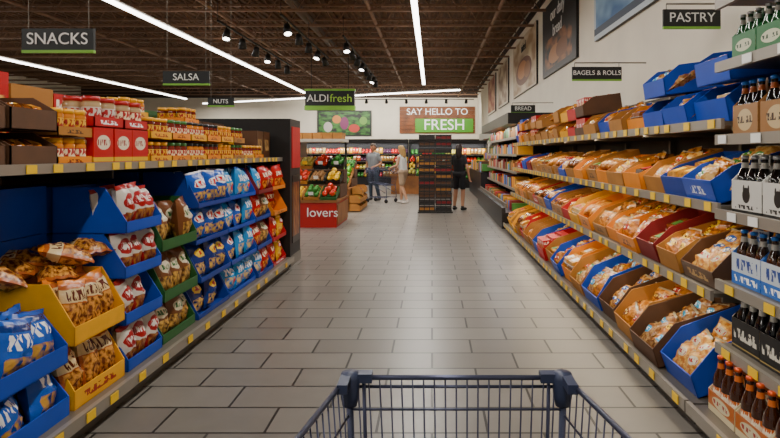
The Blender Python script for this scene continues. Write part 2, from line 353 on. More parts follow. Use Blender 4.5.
lstack('chip_bag_display',1.55,2.25,[.28,.28],dblue,[bag_blue,bag_navy],nb=3,messy=.6)
lstack('chip_bag_display',2.26,2.92,[.27,.27],blue,[bag_cobalt,bag_cobalt,bag_lblue],nb=3,messy=1.0,lip=False,fl=.36,rows=3,bh=1.08)
lstack('pretzel_bag_display',2.94,3.44,[.34,.33],yellow,[bag_org],nb=3,messy=.3,blk_back=False,fl=.3)
b=MB()
for k in range(4): box(b,I4,(-2.54,3.19,.14+.29*k+.145),(.34,.5,.285),blue)
for k in range(2): box(b,I4,(-2.54,2.59,.14+.29*k+.145),(.34,.62,.285),blue)
b.finish('stacked_blue_carton')
b=MB()
for i in range(9): bag(b,T(-2.12+U(-.12,.12),3.0+.05*i,.80+.012*i,rz=90),(0,0,0),.2,.12,.28,bag_org,rx=-80+U(-14,14),rz=U(-60,60))
b.finish('loose_pretzel_bags')
lstack('cracker_bag_display',3.46,3.93,[.29,.29,.28,.29],blue,[bag_rw,bag_rw,bag_rw],nb=3,lip=False,fl=.25)
lstack('multigrain_bag_display',3.95,4.52,[.30,.36,.36],green,[bag_brown,bag_brown],nb=3,lip=False,fl=.22)
lstack('tortilla_chip_display',4.54,5.25,[.3,.31,.3,.3],dblue,[bag_navy,bag_navy,bag_blue,bag_blue],nb=3,fl=.13)
lstack('tortilla_chip_display',5.27,6.05,[.3,.31,.3,.3],blue,[bag_lblue,bag_blue,bag_lblue,bag_lblue],nb=3,fl=.13,lip=False)
lstack('snack_bag_display',6.07,6.65,[.3,.31,.3,.3],[dblue,maroon],[bag_lblue,bag_brown,bag_red],nb=2,fl=.15)
lstack('snack_bag_display',6.67,7.28,[.3,.31,.3,.3],[red,orange],[bag_red,bag_yel,bag_org],nb=2,fl=.15)

ZT=1.427
lidY=mat('jar_lid_yellow','F0AC14',.35); lidG=mat('jar_lid_green','3C7A34',.35); lidB=mat('jar_lid_black','1A1A1A',.35); lidR=mat('jar_lid_red','B01418',.35); salsa=mat('salsa_red','6E1A0E',.15,var=.3,scale=30); queso=mat('queso_orange','D07A18',.15)
jarlab=pack('jar_label','E8B030',[('txt',0,1,.3,.6,'A01818',20)]); jarlabr=pack('jar_label_red','B01C18',[('txt',0,1,.3,.6,'F8E8C0',20)]); jarlabw=pack('jar_label_white','D8CCC0',[('txt',0,1,.3,.6,'B01818',20)])
def jar(b,M,c,m,lid,lab,s=1):
    lathe(b,M@T(*c,s=s),[(1e-3,0,m),(.036,0,m),(.04,.012,m),(.04,.03,lab),(.04,.085,m),(.04,.1,m),(.034,.112,lid),(.037,.114,lid),(.037,.134,lid),(1e-3,.134,lid)],9)
def jarcase(b,x,y0,y1,z,tm,m,lid,lab,d=.26,layers=1,s=1.1,h=.06,rows=3):
    w=y1-y0-.01; n=max(2,int(w/.088/s*1.1))
    for l in range(layers):
        M=T(x-d/2,(y0+y1)/2,z+l*.16*s,rz=90); tray(b,M,w,d,h,tm,fl=.9,t=.006,lip=LIP.get(tm))
        for i in range(n):
            for j in range(rows): jar(b,M,(-w/2+w*(i+.5)/n,-d/2+.05*s+j*.085*s,.007),m,lid,lab,s)
b=MB()
for y0,y1 in((1.6,2.15),(2.17,2.62),(2.64,2.98)):
    for l in range(2):
        M=T(-2.2,(y0+y1)/2,ZT+l*.185,rz=90); tray(b,M,y1-y0-.01,.42,.18,dkbrown,fl=.6,t=.007,lip=None)
        for i in range(4): loaf(b,M,(-(y1-y0)/2+.08+i*(y1-y0-.12)/3.5,-.05,.02),.28,.1,.12,random.choice([breads[4],breads[2]]),rz=90)
b.finish('bakery_snack_cartons')
b=MB()
jarcase(b,-2.0,2.99,3.30,ZT,orange,queso,lidY,jarlabr,layers=1); jarcase(b,-2.0,2.99,3.30,ZT+.165,kraft,queso,lidY,jarlab,layers=1)
b.finish('dip_jar_cartons')
b=MB()
for i,y in enumerate((3.43,3.65,3.86)):
    box(b,T(-2.14,y,ZT+.115,rz=90),(0,0,0),(.205,.26,.225),red,front=box_red,side=box_red)
jc=mat('jar_cream','B89A70',.2)
jarcase(b,-2.01,3.33,3.65,ZT+.23,red,jc,lidR,jarlabw,s=1.35,h=.07,d=.3,rows=2)
jarcase(b,-2.01,3.66,3.96,ZT+.23,red,jc,lidR,jarlabr,s=1.35,h=.07,d=.3,rows=2)
b.finish('red_snack_cartons')
b=MB()
for y,h in((2.3,.40),(2.68,.52),(3.06,.54)):
    box(b,T(-2.62,y,ZT+h/2,rz=90),(0,0,0),(.36,.34,h-.005),red,front=box_red2,side=box_red2)
box(b,T(-2.62,3.44,ZT+.24,rz=90),(0,0,0),(.36,.34,.48),kraft,front=lip_kraft,side=kraft)
box(b,T(-2.62,3.78,ZT+.23,rz=90),(0,0,0),(.3,.34,.46),red,front=box_red2,side=box_red2)
b.finish('red_shipping_cases')
b=MB(); y=3.98
cfg=[(yellow,salsa,lidY,jarlab),(orange,salsa,lidG,jarlabr),(yellow,queso,lidB,jarlabr),(orange,salsa,lidB,jarlab),(yellow,queso,lidY,jarlab),(kraft,salsa,lidG,jarlab),(yellow,salsa,lidY,jarlabr),(orange,salsa,lidY,jarlab)]
for k in range(8):
    tm,m,lid,lab=cfg[k]; jarcase(b,-2.0,y,y+.33,ZT,tm,m,lid,lab,layers=2 if k<6 else 1)
    jarcase(b,-2.35,y,y+.33,ZT,cfg[(k+3)%8][0],cfg[(k+3)%8][1],cfg[(k+3)%8][2],lab,layers=2+(k in(1,4))); y+=.335
b.finish('salsa_jar_cases')
b=MB()
for y,m in((4.7,green),(5.05,green),(5.4,green),(5.8,green)): box(b,T(-2.87,y,ZT+.24,rz=90),(0,0,0),(.33,.36,.475),m)
for y in(4.25,): box(b,T(-2.87,y,ZT+.15,rz=90),(0,0,0),(.28,.36,.295),kraft)
b.finish('green_cartons')
b=MB()
for y in(6.35,6.7,7.05): box(b,T(-2.88,y,ZT+.22,rz=90),(0,0,0),(.33,.4,.44),dkbrown,front=lip_brn)
for y in(6.85,7.12): box(b,T(-2.3,y,ZT+.17,rz=90),(0,0,0),(.25,.4,.34),dkbrown,front=lip_brn)
b.finish('dark_cartons')
e=empty('endcap_display'); b=MB()
wb(b,-3.6,-1.86,7.34,7.4,0,1.95,dark); wb(b,-3.6,-1.86,7.4,7.95,0,.14,steel)
for z in(.5,.86,1.22,1.58): wb(b,-3.55,-1.9,7.4,7.8,z,z+.02,steel)
wb(b,-1.885,-1.86,7.36,7.9,.14,1.95,mat('endcap_side','2A2220',.5)); wb(b,-1.86,-1.85,7.42,7.86,1.3,1.85,red)
wb(b,-1.86,-1.85,7.45,7.83,.3,1.2,pack('endcap_art','2A2220',[('pic',.1,.9,.1,.9,'A86A2A','6A1E14',5)]))
for z in(.16,.53,.89,1.25,1.6):
    for k in range(8):
        box(b,T(-3.42+.2*k,7.62,z+.13,rz=180),(0,0,0),(.18,.3,.25),random.choice([red,maroon,yellow]),front=box_red)
b.finish('endcap_shelves',e)

# ---------------------------------------------------------------- right shelving (bakery)
YB0,YB1=3.1,11.0
b=MB()
wb(b,1.45,2.58,YB0,YB1,0,.09,kick); wb(b,1.42,2.58,YB0,YB1,.09,.115,steel); wb(b,1.395,1.42,YB0,YB1,.07,.135,greyrail); tags(b,1.395,3.2,YB1,.103,-1,.26)
wb(b,2.50,2.57,YB0,YB1,.1,2.1,mat('back_panel','4A4038',.6))
SH=[(.70,1.56),(1.185,1.6),(1.655,1.62)]
for z,xf in SH:
    wb(b,xf,2.5,YB0,YB1,z,z+.022,steel); wb(b,xf-.02,xf,YB0,YB1,z-.02,z+.038,greyrail); tags(b,xf-.02,3.2,YB1,z+.01,-1,.24)
y=YB0
while y<=YB1-.03:
    wb(b,2.44,2.5,y,y+.04,0.1,2.1,steel)
    for z,xf in SH: prism(b,I4,[(y,z),(y+.02,z),(y+.02,z-.03),(y,z-.03)],xf+.05,2.46,steel)
    y+=1.3166
bs=b.finish('bakery_shelf')
for z,xf in SH:
    ld=bpy.data.lights.new('shelf_led','AREA'); ld.shape='RECTANGLE'; ld.size=7.8; ld.size_y=.025; ld.energy=19; ld.color=(1,.85,.62)
    lo=bpy.data.objects.new('shelf_led',ld); scene.collection.objects.link(lo); lo.location=(xf+.05,7.05,z-.012); lo.rotation_euler=(0,0,math.radians(90)); lo.parent=bs
clampl=mat('clamshell_plastic','B8B2A6',.12,spec=.8)
def clam(b,M,c,w,d,h,inner,lab,rz=0,rx=0):
    MM=M@T(*c,rz=rz,rx=rx)
    box(b,MM,(0,0,.008),(w,d,.016),clampl)
    pts=[(-d/2,.016),(-d/2+.02,h),(d/2-.02,h),(d/2,.016)]; prism(b,MM,pts,-w/2+.006,w/2-.006,inner)
    box(b,MM,(0,0,h*.45),(w+.004,d+.004,.006),clampl); box(b,MM,(0,-.01,h+.002),(w*.45,d*.4,.003),lab)
cakes=[mat('cake_brown','86491E',.2,var=.45,scale=30),mat('cake_golden','C4862E',.2,var=.4,scale=30),mat('cake_glazed','CCA668',.2,var=.3,scale=25),mat('cake_choc','3A1E10',.2,var=.4,scale=25)]
def breadtray(b,y,w,z,xf,tm,kind,d=.5,h=.2,tilt=14,layers=1,fl=.5,lip=True):
    off=U(0,.05); hj=U(.92,1.12)
    for l in range(layers):
        a=(tilt+U(-4,4)) if l==0 else tilt*.7
        hh=h*hj
        M=T(xf+off+d/2*math.cos(math.radians(a))+.01,y+w/2,z+d/2*math.sin(math.radians(a))+l*(hh+.03),rz=-90+U(-2,2),rx=a)
        f_=fl*U(.85,1.25)
        tray(b,M,w-.02,d,hh,tm,fl=f_,t=.007,lip=LIP.get(tm) if lip else None); ww=w-.035
        k=random.choice(kind) if isinstance(kind,list) else kind
        if k=='buns':
            nx=max(1,round(ww/.25))
            for i in range(nx):
                for j in range(3):
                    for q in range(3): buns(b,M,(-ww/2+ww*(i+.5)/nx,-d/2+.11+j*.155,.01+q*.055+U(0,.012)),random.choice([bunm,bunp]),random.choice(labs),s=ww/nx/3.1,rz=U(-8,8),rx=U(-5,5))
        elif k=='clam':
            nx=max(1,round(ww/.2)); inn=random.choice(cakes); lb=random.choice(labs); nq=max(2,int(hh/.072))
            for i in range(nx):
                for j in range(2):
                    for q in range(nq-(1 if j==0 and random.random()<.3 else 0)): clam(b,M,(-ww/2+ww*(i+.5)/nx,-d/2+.12+j*.2,.012+q*.073),ww/nx*.92,.18,.07,inn,lb,rz=U(-6,6))
        elif k=='box': # small printed pastry boxes standing
            nx=max(2,round(ww/.13)); cc=random.choice([lip_red,lip_blue,lip_yel,box_red2,lip_org]); base=random.choice([red,lblue,yellow,orange])
            for i in range(nx):
                for j in range(3): box(b,M,(-ww/2+ww*(i+.5)/nx,-d/2+.07+j*.13,.01+.5*hh*.95),(ww/nx*.93,.1,hh*.95),base,front=cc,side=cc,rx=-6)
        elif isinstance(k,str) and k.startswith('film'):
            nx=max(2,round(ww/.165)); m1=films[int(k[4:])] if len(k)>4 else random.choice(films); m2=random.choice(films)
            nj=4; st=(d-.2)/(nj-1)
            for i in range(nx):
                for j in range(nj):
                    m_=m1 if random.random()<.75 else m2
                    bag(b,M,(-ww/2+ww*(i+.5)/nx+U(-.01,.01),-d/2+.035+j*st,.02+hh*.12*j*.6+U(0,.012)),ww/nx*1.06,.11,.20,m_,rx=-U(38,62),rz=U(-18,18),ry=U(-10,10))
                for j in range(2): bag(b,M,(-ww/2+ww*(i+.5)/nx+U(-.02,.02),-d/2+.12+j*.18,hh*.42+j*.02),ww/nx*1.0,.09,.19,random.choice([m1,m1,m2]),rx=-U(66,84),rz=U(-35,35),ry=U(-10,10))
        else:
            nx=max(1,round(ww/.115)); nq=max(2,int(hh/.085))
            for i in range(nx):
                for q in range(nq):
                    loaf(b,M,(-ww/2+ww*(i+.5)/nx,-.03-q*.02,.01+q*.08),min(.34,d*.75),ww/nx*1.03,.105,breads[k],rz=90+U(-9,9),ry=U(-6,6))
def fill(name,z,xf,seq,y0,y1,d,h,tilt,layers=1,fl=.5,lip=True):
    b=MB(); y=y0; i=0
    while y<y1-.25:
        tm,kind,w=seq[i] if i<len(seq) else (random.choice([kraft,orange,blue,kraft,yellow,red,maroon,orange,kraft,dkbrown,blue]),random.choice(['buns','clam','clam','box','film','film3','film6','film7',0,2,4,5]),U(.3,.5))
        w=min(w,y1-y); breadtray(b,y,w,z,xf,tm,kind,d,h,tilt,layers if isinstance(layers,int) else random.choice(layers),fl,lip and random.random()<.5); y+=w+.015; i+=1
    return b.finish(name)
fill('packaged_bread_trays',.116,1.44,[(blue,'film1',.42),(dkbrown,'film4',.44),(kraft,'film7',.42),(dkbrown,'film0',.4),(blue,'film4',.5),(kraft,'film5',.42),(orange,'clam',.4),(blue,'film6',.42),(kraft,'buns',.45),(red,'box',.4),(blue,'film1',.45)],3.15,10.95,.6,.25,18,fl=.55,lip=False)
fill('packaged_bread_trays',.723,1.57,[(dkbrown,'film1',.42),(kraft,'film3',.34),(maroon,'clam',.36),(orange,'film6',.4),(orange,'film3',.4),(kraft,'film7',.4),(orange,4,.42),(yellow,'clam',.4),(red,'film7',.36),(kraft,'clam',.4)],3.15,10.95,.52,.19,17,fl=.62)
fill('bagel_and_roll_trays',1.208,1.61,[(blue,'film5',.42),(dblue,'clam',.38),(kraft,'film2',.36),(orange,'clam',.38),(kraft,'film3',.4),(orange,5,.38),(kraft,'clam',.38),(orange,'film7',.4),(kraft,2,.38),(blue,'film1',.38)],3.15,10.95,.48,.18,14,fl=.66)
fill('pastry_trays',1.678,1.63,[(blue,'clam',.42),(blue,'film0',.40),(blue,'film4',.4),(orange,'clam',.4),(kraft,'film2',.38),(blue,'film6',.4),(kraft,'film3',.42),(dkbrown,'box',.4),(red,'clam',.4)],3.12,10.9,.42,.19,11,[2,2,1,2],fl=.62,lip=False)

# ---------------------------------------------------------------- beverages
glass=mat('bottle_brown','3A1A08',.08,spec=.8); glassd=mat('bottle_black','0E0A08',.08,spec=.8); caporg=mat('cap_orange','D8521A',.3,.4); capblue=mat('cap_blue','2A7AD8',.3,.2); capw=mat('cap_silver','C8C8C8',.3,.6); capk=mat('cap_black','181818',.3,.4)
lb_o=pack('bottle_label_orange','C8641C',[('txt',0,1,.3,.5,'FFF4D8',20)]); lb_w=pack('bottle_label_white','D0CCC0',[('txt',0,1,.25,.5,'1A3A8A',20)])
def bottle(b,M,c,g,cap,lab,s=1):
    lathe(b,M@T(*c,s=s),[(1e-3,0,g),(.029,0,g),(.031,.03,lab),(.031,.105,g),(.031,.13,g),(.026,.15,g),(.0145,.178,lab),(.0125,.2,g),(.012,.214,cap),(.0145,.216,cap),(.0145,.227,cap),(1e-3,.23,cap)],9)
c_kraft=pack('carrier_kraft','9A6A38',[('ell',.5,.5,.3,.35,'C8AE80'),('txt',.15,.85,.4,.62,'3A1E10',9)]); c_white=pack('carrier_white','CFCCC4',[('ell',.5,.55,.13,.24,'1A1A1A'),('band','v',.0,.08,'1A1A1A'),('txt',.12,.88,.12,.24,'1A1A1A',12),('ell',.42,.75,.03,.12,'1A1A1A'),('ell',.58,.75,.03,.12,'1A1A1A')])
c_blue=pack('carrier_blue','C8D0D8',[('band','v',.0,.4,'2A6AC0'),('txt',.1,.9,.5,.85,'1B3F8C',9),('txt',.1,.9,.1,.3,'FFFFFF',9)]); c_black=pack('carrier_black','141416',[('txt',.08,.92,.35,.7,'D8D2C2',8),('band','v',.08,.12,'A89050')])
c_org=pack('carrier_orange','B8601C',[('band','v',.0,.3,'D8C8A0'),('ell',.5,.6,.34,.28,'D8CCA8'),('txt',.2,.8,.5,.7,'A02010',9)]); c_green=pack('carrier_green','1E6A34',[('ell',.5,.55,.34,.22,'C8C8A8'),('txt',.2,.8,.48,.62,'123A1C',9)])
def carrier(b,M,cm,g,cap,lab,s=1.25,handle=True,hh=.13):
    M=M@T(s=s)
    for sy in(-1,1): box(b,M,(0,sy*.067,hh/2),(.202,.003,hh),cm)
    for sx in(-1,1): prism(b,M,[(-.067,0),(-.067,hh),(-.03,hh+.035),(.03,hh+.035),(.067,hh),(.067,0)],sx*.1-.0015,sx*.1+.0015,cm)
    if handle: box(b,M,(0,0,hh/2+.03),(.2,.003,hh+.06),cm); box(b,M,(0,0,hh+.08),(.1,.003,.05),cm)
    for i in(-1,0,1):
        for j in(-1,1): bottle(b,M,(i*.066,j*.033,.002),g,cap,lab)
b=MB()
wb(b,1.45,2.58,.9,3.08,0,.09,kick); wb(b,1.42,2.58,.9,3.08,.09,.115,steel); wb(b,1.395,1.42,.9,3.08,.07,.135,greyrail); tags(b,1.395,1.0,3.0,.103,-1)
wb(b,2.5,2.57,.9,3.08,.1,2.5,mat('back_panel','4A4038',.6))
BS=[.455,.80,1.185,1.59,1.985,2.33]
for z in BS:
    wb(b,1.58,2.5,.9,3.08,z-.022,z,steel); wb(b,1.555,1.58,.9,3.08,z-.045,z+.01,greyrail); tags(b,1.555,1.0,3.0,z-.018,-1,.25,.08,.045,m=white if z>1 else yel)
for y in(.9,3.05): wb(b,2.4,2.5,y,y+.03,.1,2.5,steel)
b.finish('beverage_shelf')
rows=[(.117,1.47,c_org,glass,caporg,lb_o,1.3),(.457,1.6,c_black,glassd,capk,lb_w,1.22),(.802,1.6,c_blue,glass,capblue,lb_w,1.25),(1.187,1.6,c_white,glassd,capw,lb_w,1.3),(1.592,1.6,c_kraft,glassd,capblue,lb_o,1.25),(1.987,1.6,c_green,mat('bottle_green','12401E',.08,spec=.8),capw,lb_w,1.1),(2.332,1.6,c_black,glassd,capblue,lb_w,1.1)]
for z,xf,cm,g,cap,lab,s in rows:
    b=MB(); w=.205*s; y=3.04-w/2
    while y>1.3:
        for k in range(3 if z<.3 else 2): carrier(b,T(xf+.02+.075*s+k*.15*s,y,z,rz=-90+U(-3,3)),cm,g,cap,lab,s,handle=True,hh=.13 if z>.3 else .085)
        y-=w+.008
    b.finish('bottle_six_packs')

# ---------------------------------------------------------------- far right coolers
e=empty('refrigerated_case'); b=MB(); cool=mat('cooler_dark','211F20',.4,.2)
wb(b,2.5,2.58,11.05,16.9,.09,2.15,cool); wb(b,1.45,2.5,11.05,16.9,.0,.32,cool); wb(b,1.38,1.45,11.05,16.9,.0,.42,cool)
wb(b,1.45,1.48,11.05,16.9,.42,.5,steel)
for z in(.75,1.1,1.45,1.8): wb(b,1.68,2.5,11.1,16.85,z,z+.02,steel); wb(b,1.66,1.68,11.1,16.85,z-.02,z+.03,greyrail)
wb(b,1.5,2.5,11.05,16.9,2.08,2.3,cool)
for y in(11.05,13.9,16.82): wb(b,2.0,2.5,y,y+.06,.3,2.1,cool)
b.finish('case_body',e); b=MB(); cols=[mat('carton_cream','C8BCA4'),red,yellow,lblue,labg,orange,maroon,kraft,dkbrown,green]
for z in(.33,.77,1.12,1.47,1.82):
    y=11.15
    while y<16.7:
        w=U(.1,.22); h=U(.14,.24); box(b,I4,(1.86 if z>.5 else 1.75,y+w/2,z+h/2),(.3,w*.92,h),random.choice(cols)); y+=w
b.finish('case_products',e)
ld=bpy.data.lights.new('case_led','AREA'); ld.shape='RECTANGLE'; ld.size=5.6; ld.size_y=.04; ld.energy=30
lo=bpy.data.objects.new('case_led',ld); scene.collection.objects.link(lo); lo.location=(1.6,14,2.07); lo.rotation_euler=(0,0,math.radians(90)); lo.parent=e

fr=[mat('fruit_red','C01C14',.3,var=.2,scale=20),mat('fruit_orange','F08408',.4),mat('fruit_green','5CA824',.35,var=.2),mat('fruit_yellow','F0C41C',.35),mat('leafy_green','2E7A20',.6,var=.4,scale=15),mat('fruit_purple','4A1E3A',.35),mat('tomato','D8341A',.25),mat('potato','9A6E3C',.6),mat('melon','C0B450',.5)]
def heap(b,M,w,d,m,r):
    nx=max(1,int(w/(r*1.9))); ny=max(1,int(d/(r*1.9)))
    for i in range(nx):
        for j in range(ny): sphere(b,M,(-w/2+w*(i+.5)/nx+U(-.01,.01),-d/2+d*(j+.5)/ny,r*.8+U(0,r*.5)),r,m,n=7,k=4,sq=U(.8,1.1))
def produce_stand(name,x0,x1,y0,y1,base,zt,tiers,step=.3,bw=.36):
    e=empty(name); b=MB(); wb(b,x0,x1,y0,y1,0,zt,base); wb(b,x0-.02,x1+.02,y0-.02,y1+.02,zt,zt+.05,wood)
    f=MB(); n=tiers; d=(y1-y0); last=None
    for t in range(n):
        yy0=y0+t*d/n; z=zt+.06+t*step
        if t: wb(b,x0,x1,yy0,y1,z-step,z-.02,dkbrown)
        nb=max(2,int((x1-x0)/bw)); w=(x1-x0)/nb
        for i in range(nb):
            M=T(x0+w*(i+.5),yy0+d/n/2,z+.05,rx=16); tray(b,M,w-.02,d/n*.98,.14,random.choice([black,green,kraft,kraft,dkbrown]),fl=.5)
            m=random.choice([q for q in fr if q is not last]); last=m; r=random.choice([.038,.048,.06]); heap(f,M@T(0,0,.05),w-.05,d/n*.88,m,r); heap(f,M@T(0,.03,.05+r*1.3),w-.12,d/n*.7,m,r)
            if random.random()<.5: box(b,M,(0,-d/n*.49,.15),(.1,.004,.07),random.choice([white,yel]))
    b.finish('stand_bins',e); f.finish('fruit',e)
    return e
e=produce_stand('produce_display',-4.3,-1.92,11.25,12.7,mat('display_red','B01212',.5),.5,3,bw=.3)
text('lovers',e,(-2.2,11.235,.3),.26,wtxt); text('fruit',e,(-3.4,11.235,.3),.26,wtxt)
b=MB(); wb(b,-1.915,-1.9,11.3,12.65,.05,.46,wood); wb(b,-4.3,-1.9,11.9,12.75,1.74,1.8,mat('canopy_light','D8D2C4',.5))
for x in(-4.25,-1.95): wb(b,x-.02,x+.02,12.65,12.7,.5,1.75,dark)
for k in range(11): box(b,I4,(-4.2+.215*k,12.35,1.8+.07),(.2,.5,.14),random.choice([yellow,green,kraft,kraft]))
b.finish('canopy',e)
f=MB()
for t in range(2):
    for k in range(4): heap(f,T(-2.0,11.45+k*.34,.62+.3*min(t,k),rz=90),.3,.16,fr[(t*2+k)%7],.05)
f.finish('aisle_side_fruit',e)
e=produce_stand('produce_table',-3.9,-2.12,14.2,15.9,wood,.55,3,step=.22,bw=.3)
b=MB()
for k in range(4):
    for j in range(3 if k%2 else 2): tray(b,T(-1.96,14.4+k*.4,.02+j*.2,rz=90),.38,.28,.19,kraft,fl=.6); heap(b,T(-1.96,14.4+k*.4,.06+j*.2,rz=90),.32,.22,fr[(k+j*2)%9],.05)
b.finish('side_cartons',e)
e=produce_stand('produce_table',-4.4,-2.7,18.6,19.3,dkbrown,.6,3,step=.22)
e=produce_stand('produce_table',-1.5,.6,20.5,21.8,wood,.6,3,step=.22,bw=.3)
def wall_case(name,x0,x1,y0,y1,h,levels):
    e=empty(name); b=MB(); f=MB()
    wb(b,x0,x1,y1-.08,y1,0,h,cool); wb(b,x0,x1,y0,y1-.08,0,.35,cool); wb(b,x0,x1,y0+.2,y1-.08,h,h+.2,cool)
    for k in range(levels):
        z=.4+k*(h-.5)/levels; yy=y0+.1+k*.12
        if k: wb(b,x0+.02,x1-.02,yy,y1-.08,z-.05,z-.03,steel)
        x=x0+.05
        while x<x1-.3:
            w=U(.3,.6); m=random.choice(fr); nx=max(2,int(w/.13)); kind=random.random()
            if kind<.65:
                for i in range(nx):
                    for j in range(2): sphere(f,I4,(x+w*(i+.5)/nx,yy+.1+.14*j,z+.05+.09*j),.075,m,n=7,k=4)
            else:
                for i in range(nx): bag(f,T(x+w*(i+.5)/nx,yy+.12,z),(0,0,0),w/nx,.12,.26,random.choice([bag_red,bag_yel,bag_brown,films[1],films[5]]),rx=-15)
            x+=w
    for x in(x0,x1-.05): wb(b,x,x+.05,y0+.1,y1,0,h+.1,cool)
    b.finish('case_body',e); f.finish('produce',e)
    ld=bpy.data.lights.new('case_led','AREA'); ld.shape='RECTANGLE'; ld.size=x1-x0; ld.size_y=.05; ld.energy=(x1-x0)*16
    lo=bpy.data.objects.new('case_led',ld); scene.collection.objects.link(lo); lo.location=((x0+x1)/2,y0+.3,h-.03); lo.rotation_euler=(math.radians(20),0,0); lo.parent=e
wall_case('produce_wall_case',-8,-1.1,26,27.2,1.95,4); wall_case('produce_wall_case',-1.0,2.4,24,25.2,1.9,4)
wall_case('produce_wall_case',-9.5,-4.6,19.5,20.6,1.7,4)
b=MB(); wb(b,1.5,2.5,17.2,22.5,0,.9,cool)
for k in range(22): box(b,I4,(1.75,17.35+k*.23,1.05),(.4,.2,.3*U(.7,1.3)),random.choice(cols))
wb(b,2.4,2.55,17.2,22.5,.9,2.0,cool)
for k in range(22): box(b,I4,(2.2,17.35+k*.23,1.4),(.3,.2,.22),random.choice(cols))
wb(b,2.0,2.4,17.2,22.5,1.25,1.28,steel); wb(b,1.9,2.5,17.2,22.5,2.0,2.25,mat('canopy_grey','9A958C',.5))
b.finish('deli_case')

e=MB(); crm=mat('crate_black','242120',.5)
for cx in(-.13,.29):
    for k in range(12):
        z=.03+k*.162; M=T(cx,14.25,z,rz=U(-1,1))
        box(e,M,(0,0,.006),(.4,.56,.012),crm)
        for sx in(-1,1):
            for zz in(.03,.075,.13): box(e,M,(sx*.197,0,zz),(.008,.56,.026),crm)
            for yy in(-.27,-.09,.09,.27): box(e,M,(sx*.197,yy,.075),(.012,.025,.15),crm)
        for sy in(-1,1):
            for zz in(.03,.13): box(e,M,(0,sy*.277,zz),(.4,.008,.03),crm)
            for xx in(-.19,-.065,.065,.19): box(e,M,(xx,sy*.277,.075),(.02,.012,.15),crm)
        box(e,M,(0,0,.06),(.37,.53,.09),random.choice([dkbrown,crm,kraft,maroon,dkbrown]))
wb(e,-.36,.52,13.95,14.55,0,.03,crm); e.finish('plastic_crate_stack')

# ---------------------------------------------------------------- posters and signs
def poster(name,y0,y1,z0,z1,base,feats,cap=None):
    e=empty(name); b=MB(); m=pack('poster_'+str(y0),base,feats,.5)
    box(b,T(2.5745,(y0+y1)/2,(z0+z1)/2,rz=-90),(0,0,0),(y1-y0,.05,z1-z0),black,front=m); b.finish('poster_panel',e)
    return e
poster('food_poster',5.9,8.8,3.25,4.75,'B8C4CC',[('pic',.03,.97,.05,.95,'1E5A90','9CC0D8',2.2),('band','v',.05,.12,'1A3048')])
e=poster('food_poster',9.9,12.9,3.2,4.75,'15130F',[('pic',.1,.9,.08,.5,'15130F','9A6030',5),('ell',.42,.24,.2,.12,'A8703A'),('ell',.62,.26,.16,.12,'7A4A20')])
text('our daily\nbread',e,(2.544,11.4,4.25),.36,wtxt,rz=-90)
e=poster('food_poster',13.7,17.6,3.2,4.75,'C8B89C',[('pic',.03,.97,.03,.97,'9A7648','D8C8A8',3),('ell',.5,.38,.34,.24,'6E3A18'),('ell',.44,.42,.2,.16,'B87A3C'),('ell',.66,.36,.12,.14,'96602C')])
text('baked',e,(2.544,15.6,4.45),.34,black,rz=-90)
poster('food_poster',18.8,21.6,3.2,4.75,'C8BCA4',[('pic',.05,.95,.05,.95,'7A5430','CBB894',3)]); poster('food_poster',22.6,25.6,3.2,4.75,'D8D0C0',[('pic',.05,.95,.05,.95,'883428','C8A078',3)])
e=empty('produce_slogan_sign'); b=MB()
for k in range(7): wb(b,-1.85,2.45,31.93,31.99,2.62+k*.22,2.62+k*.22+.21,mat('wood_sign','7A4218',.55,var=.4,scale=3))
b.finish('wood_boards',e); text('SAY HELLO TO',e,(.3,31.9,3.84),.52,mat('lettering_added_glow','F4F4F0',.5,emit=.4)); wb_=MB(); wb(wb_,-.95,2.35,31.88,31.92,2.68,3.46,mat('sign_green_deep','4E9A1E',.5)); wb_.finish('green_panel',e); text('FRESH',e,(.7,31.86,3.08),.86,mat('lettering_added_glow','F4F4F0'))  # white letters get slight emission to look brighter; they are no lamp
e=empty('vegetable_poster'); b=MB(); m=pack('veg_poster','182418',[('pic',.03,.97,.05,.95,'3E7A2A','121A10',7),('ell',.2,.35,.08,.2,'B8B0A8'),('ell',.5,.5,.08,.25,'7A2A5A'),('ell',.68,.3,.1,.16,'B83428'),('ell',.85,.6,.07,.16,'6A9A3A'),('ell',.36,.65,.08,.16,'C87A28')],.5); box(b,T(-5,31.9645,3.2),(0,0,0),(3.1,.07,1.45),black,front=m); b.finish('poster_panel',e)
e=empty('hanging_department_sign'); b=MB(); wb(b,-4.08,-2.5,18,18.2,3.02,3.52,blk); wb(b,-4.1,-2.48,17.98,18.22,2.88,3.02,limeg); wb(b,-4.1,-2.48,17.98,18.22,3.5,3.56,limeg)
for x in(-3.9,-2.7): tube(b,(x,18.1,3.56),(x,18.1,4.655),.01,dark,5)
b.finish('sign_box',e); text('ALDI',e,(-3.66,17.97,3.25),.33,wtxt); text('fresh',e,(-2.92,17.97,3.25),.36,gtxt)

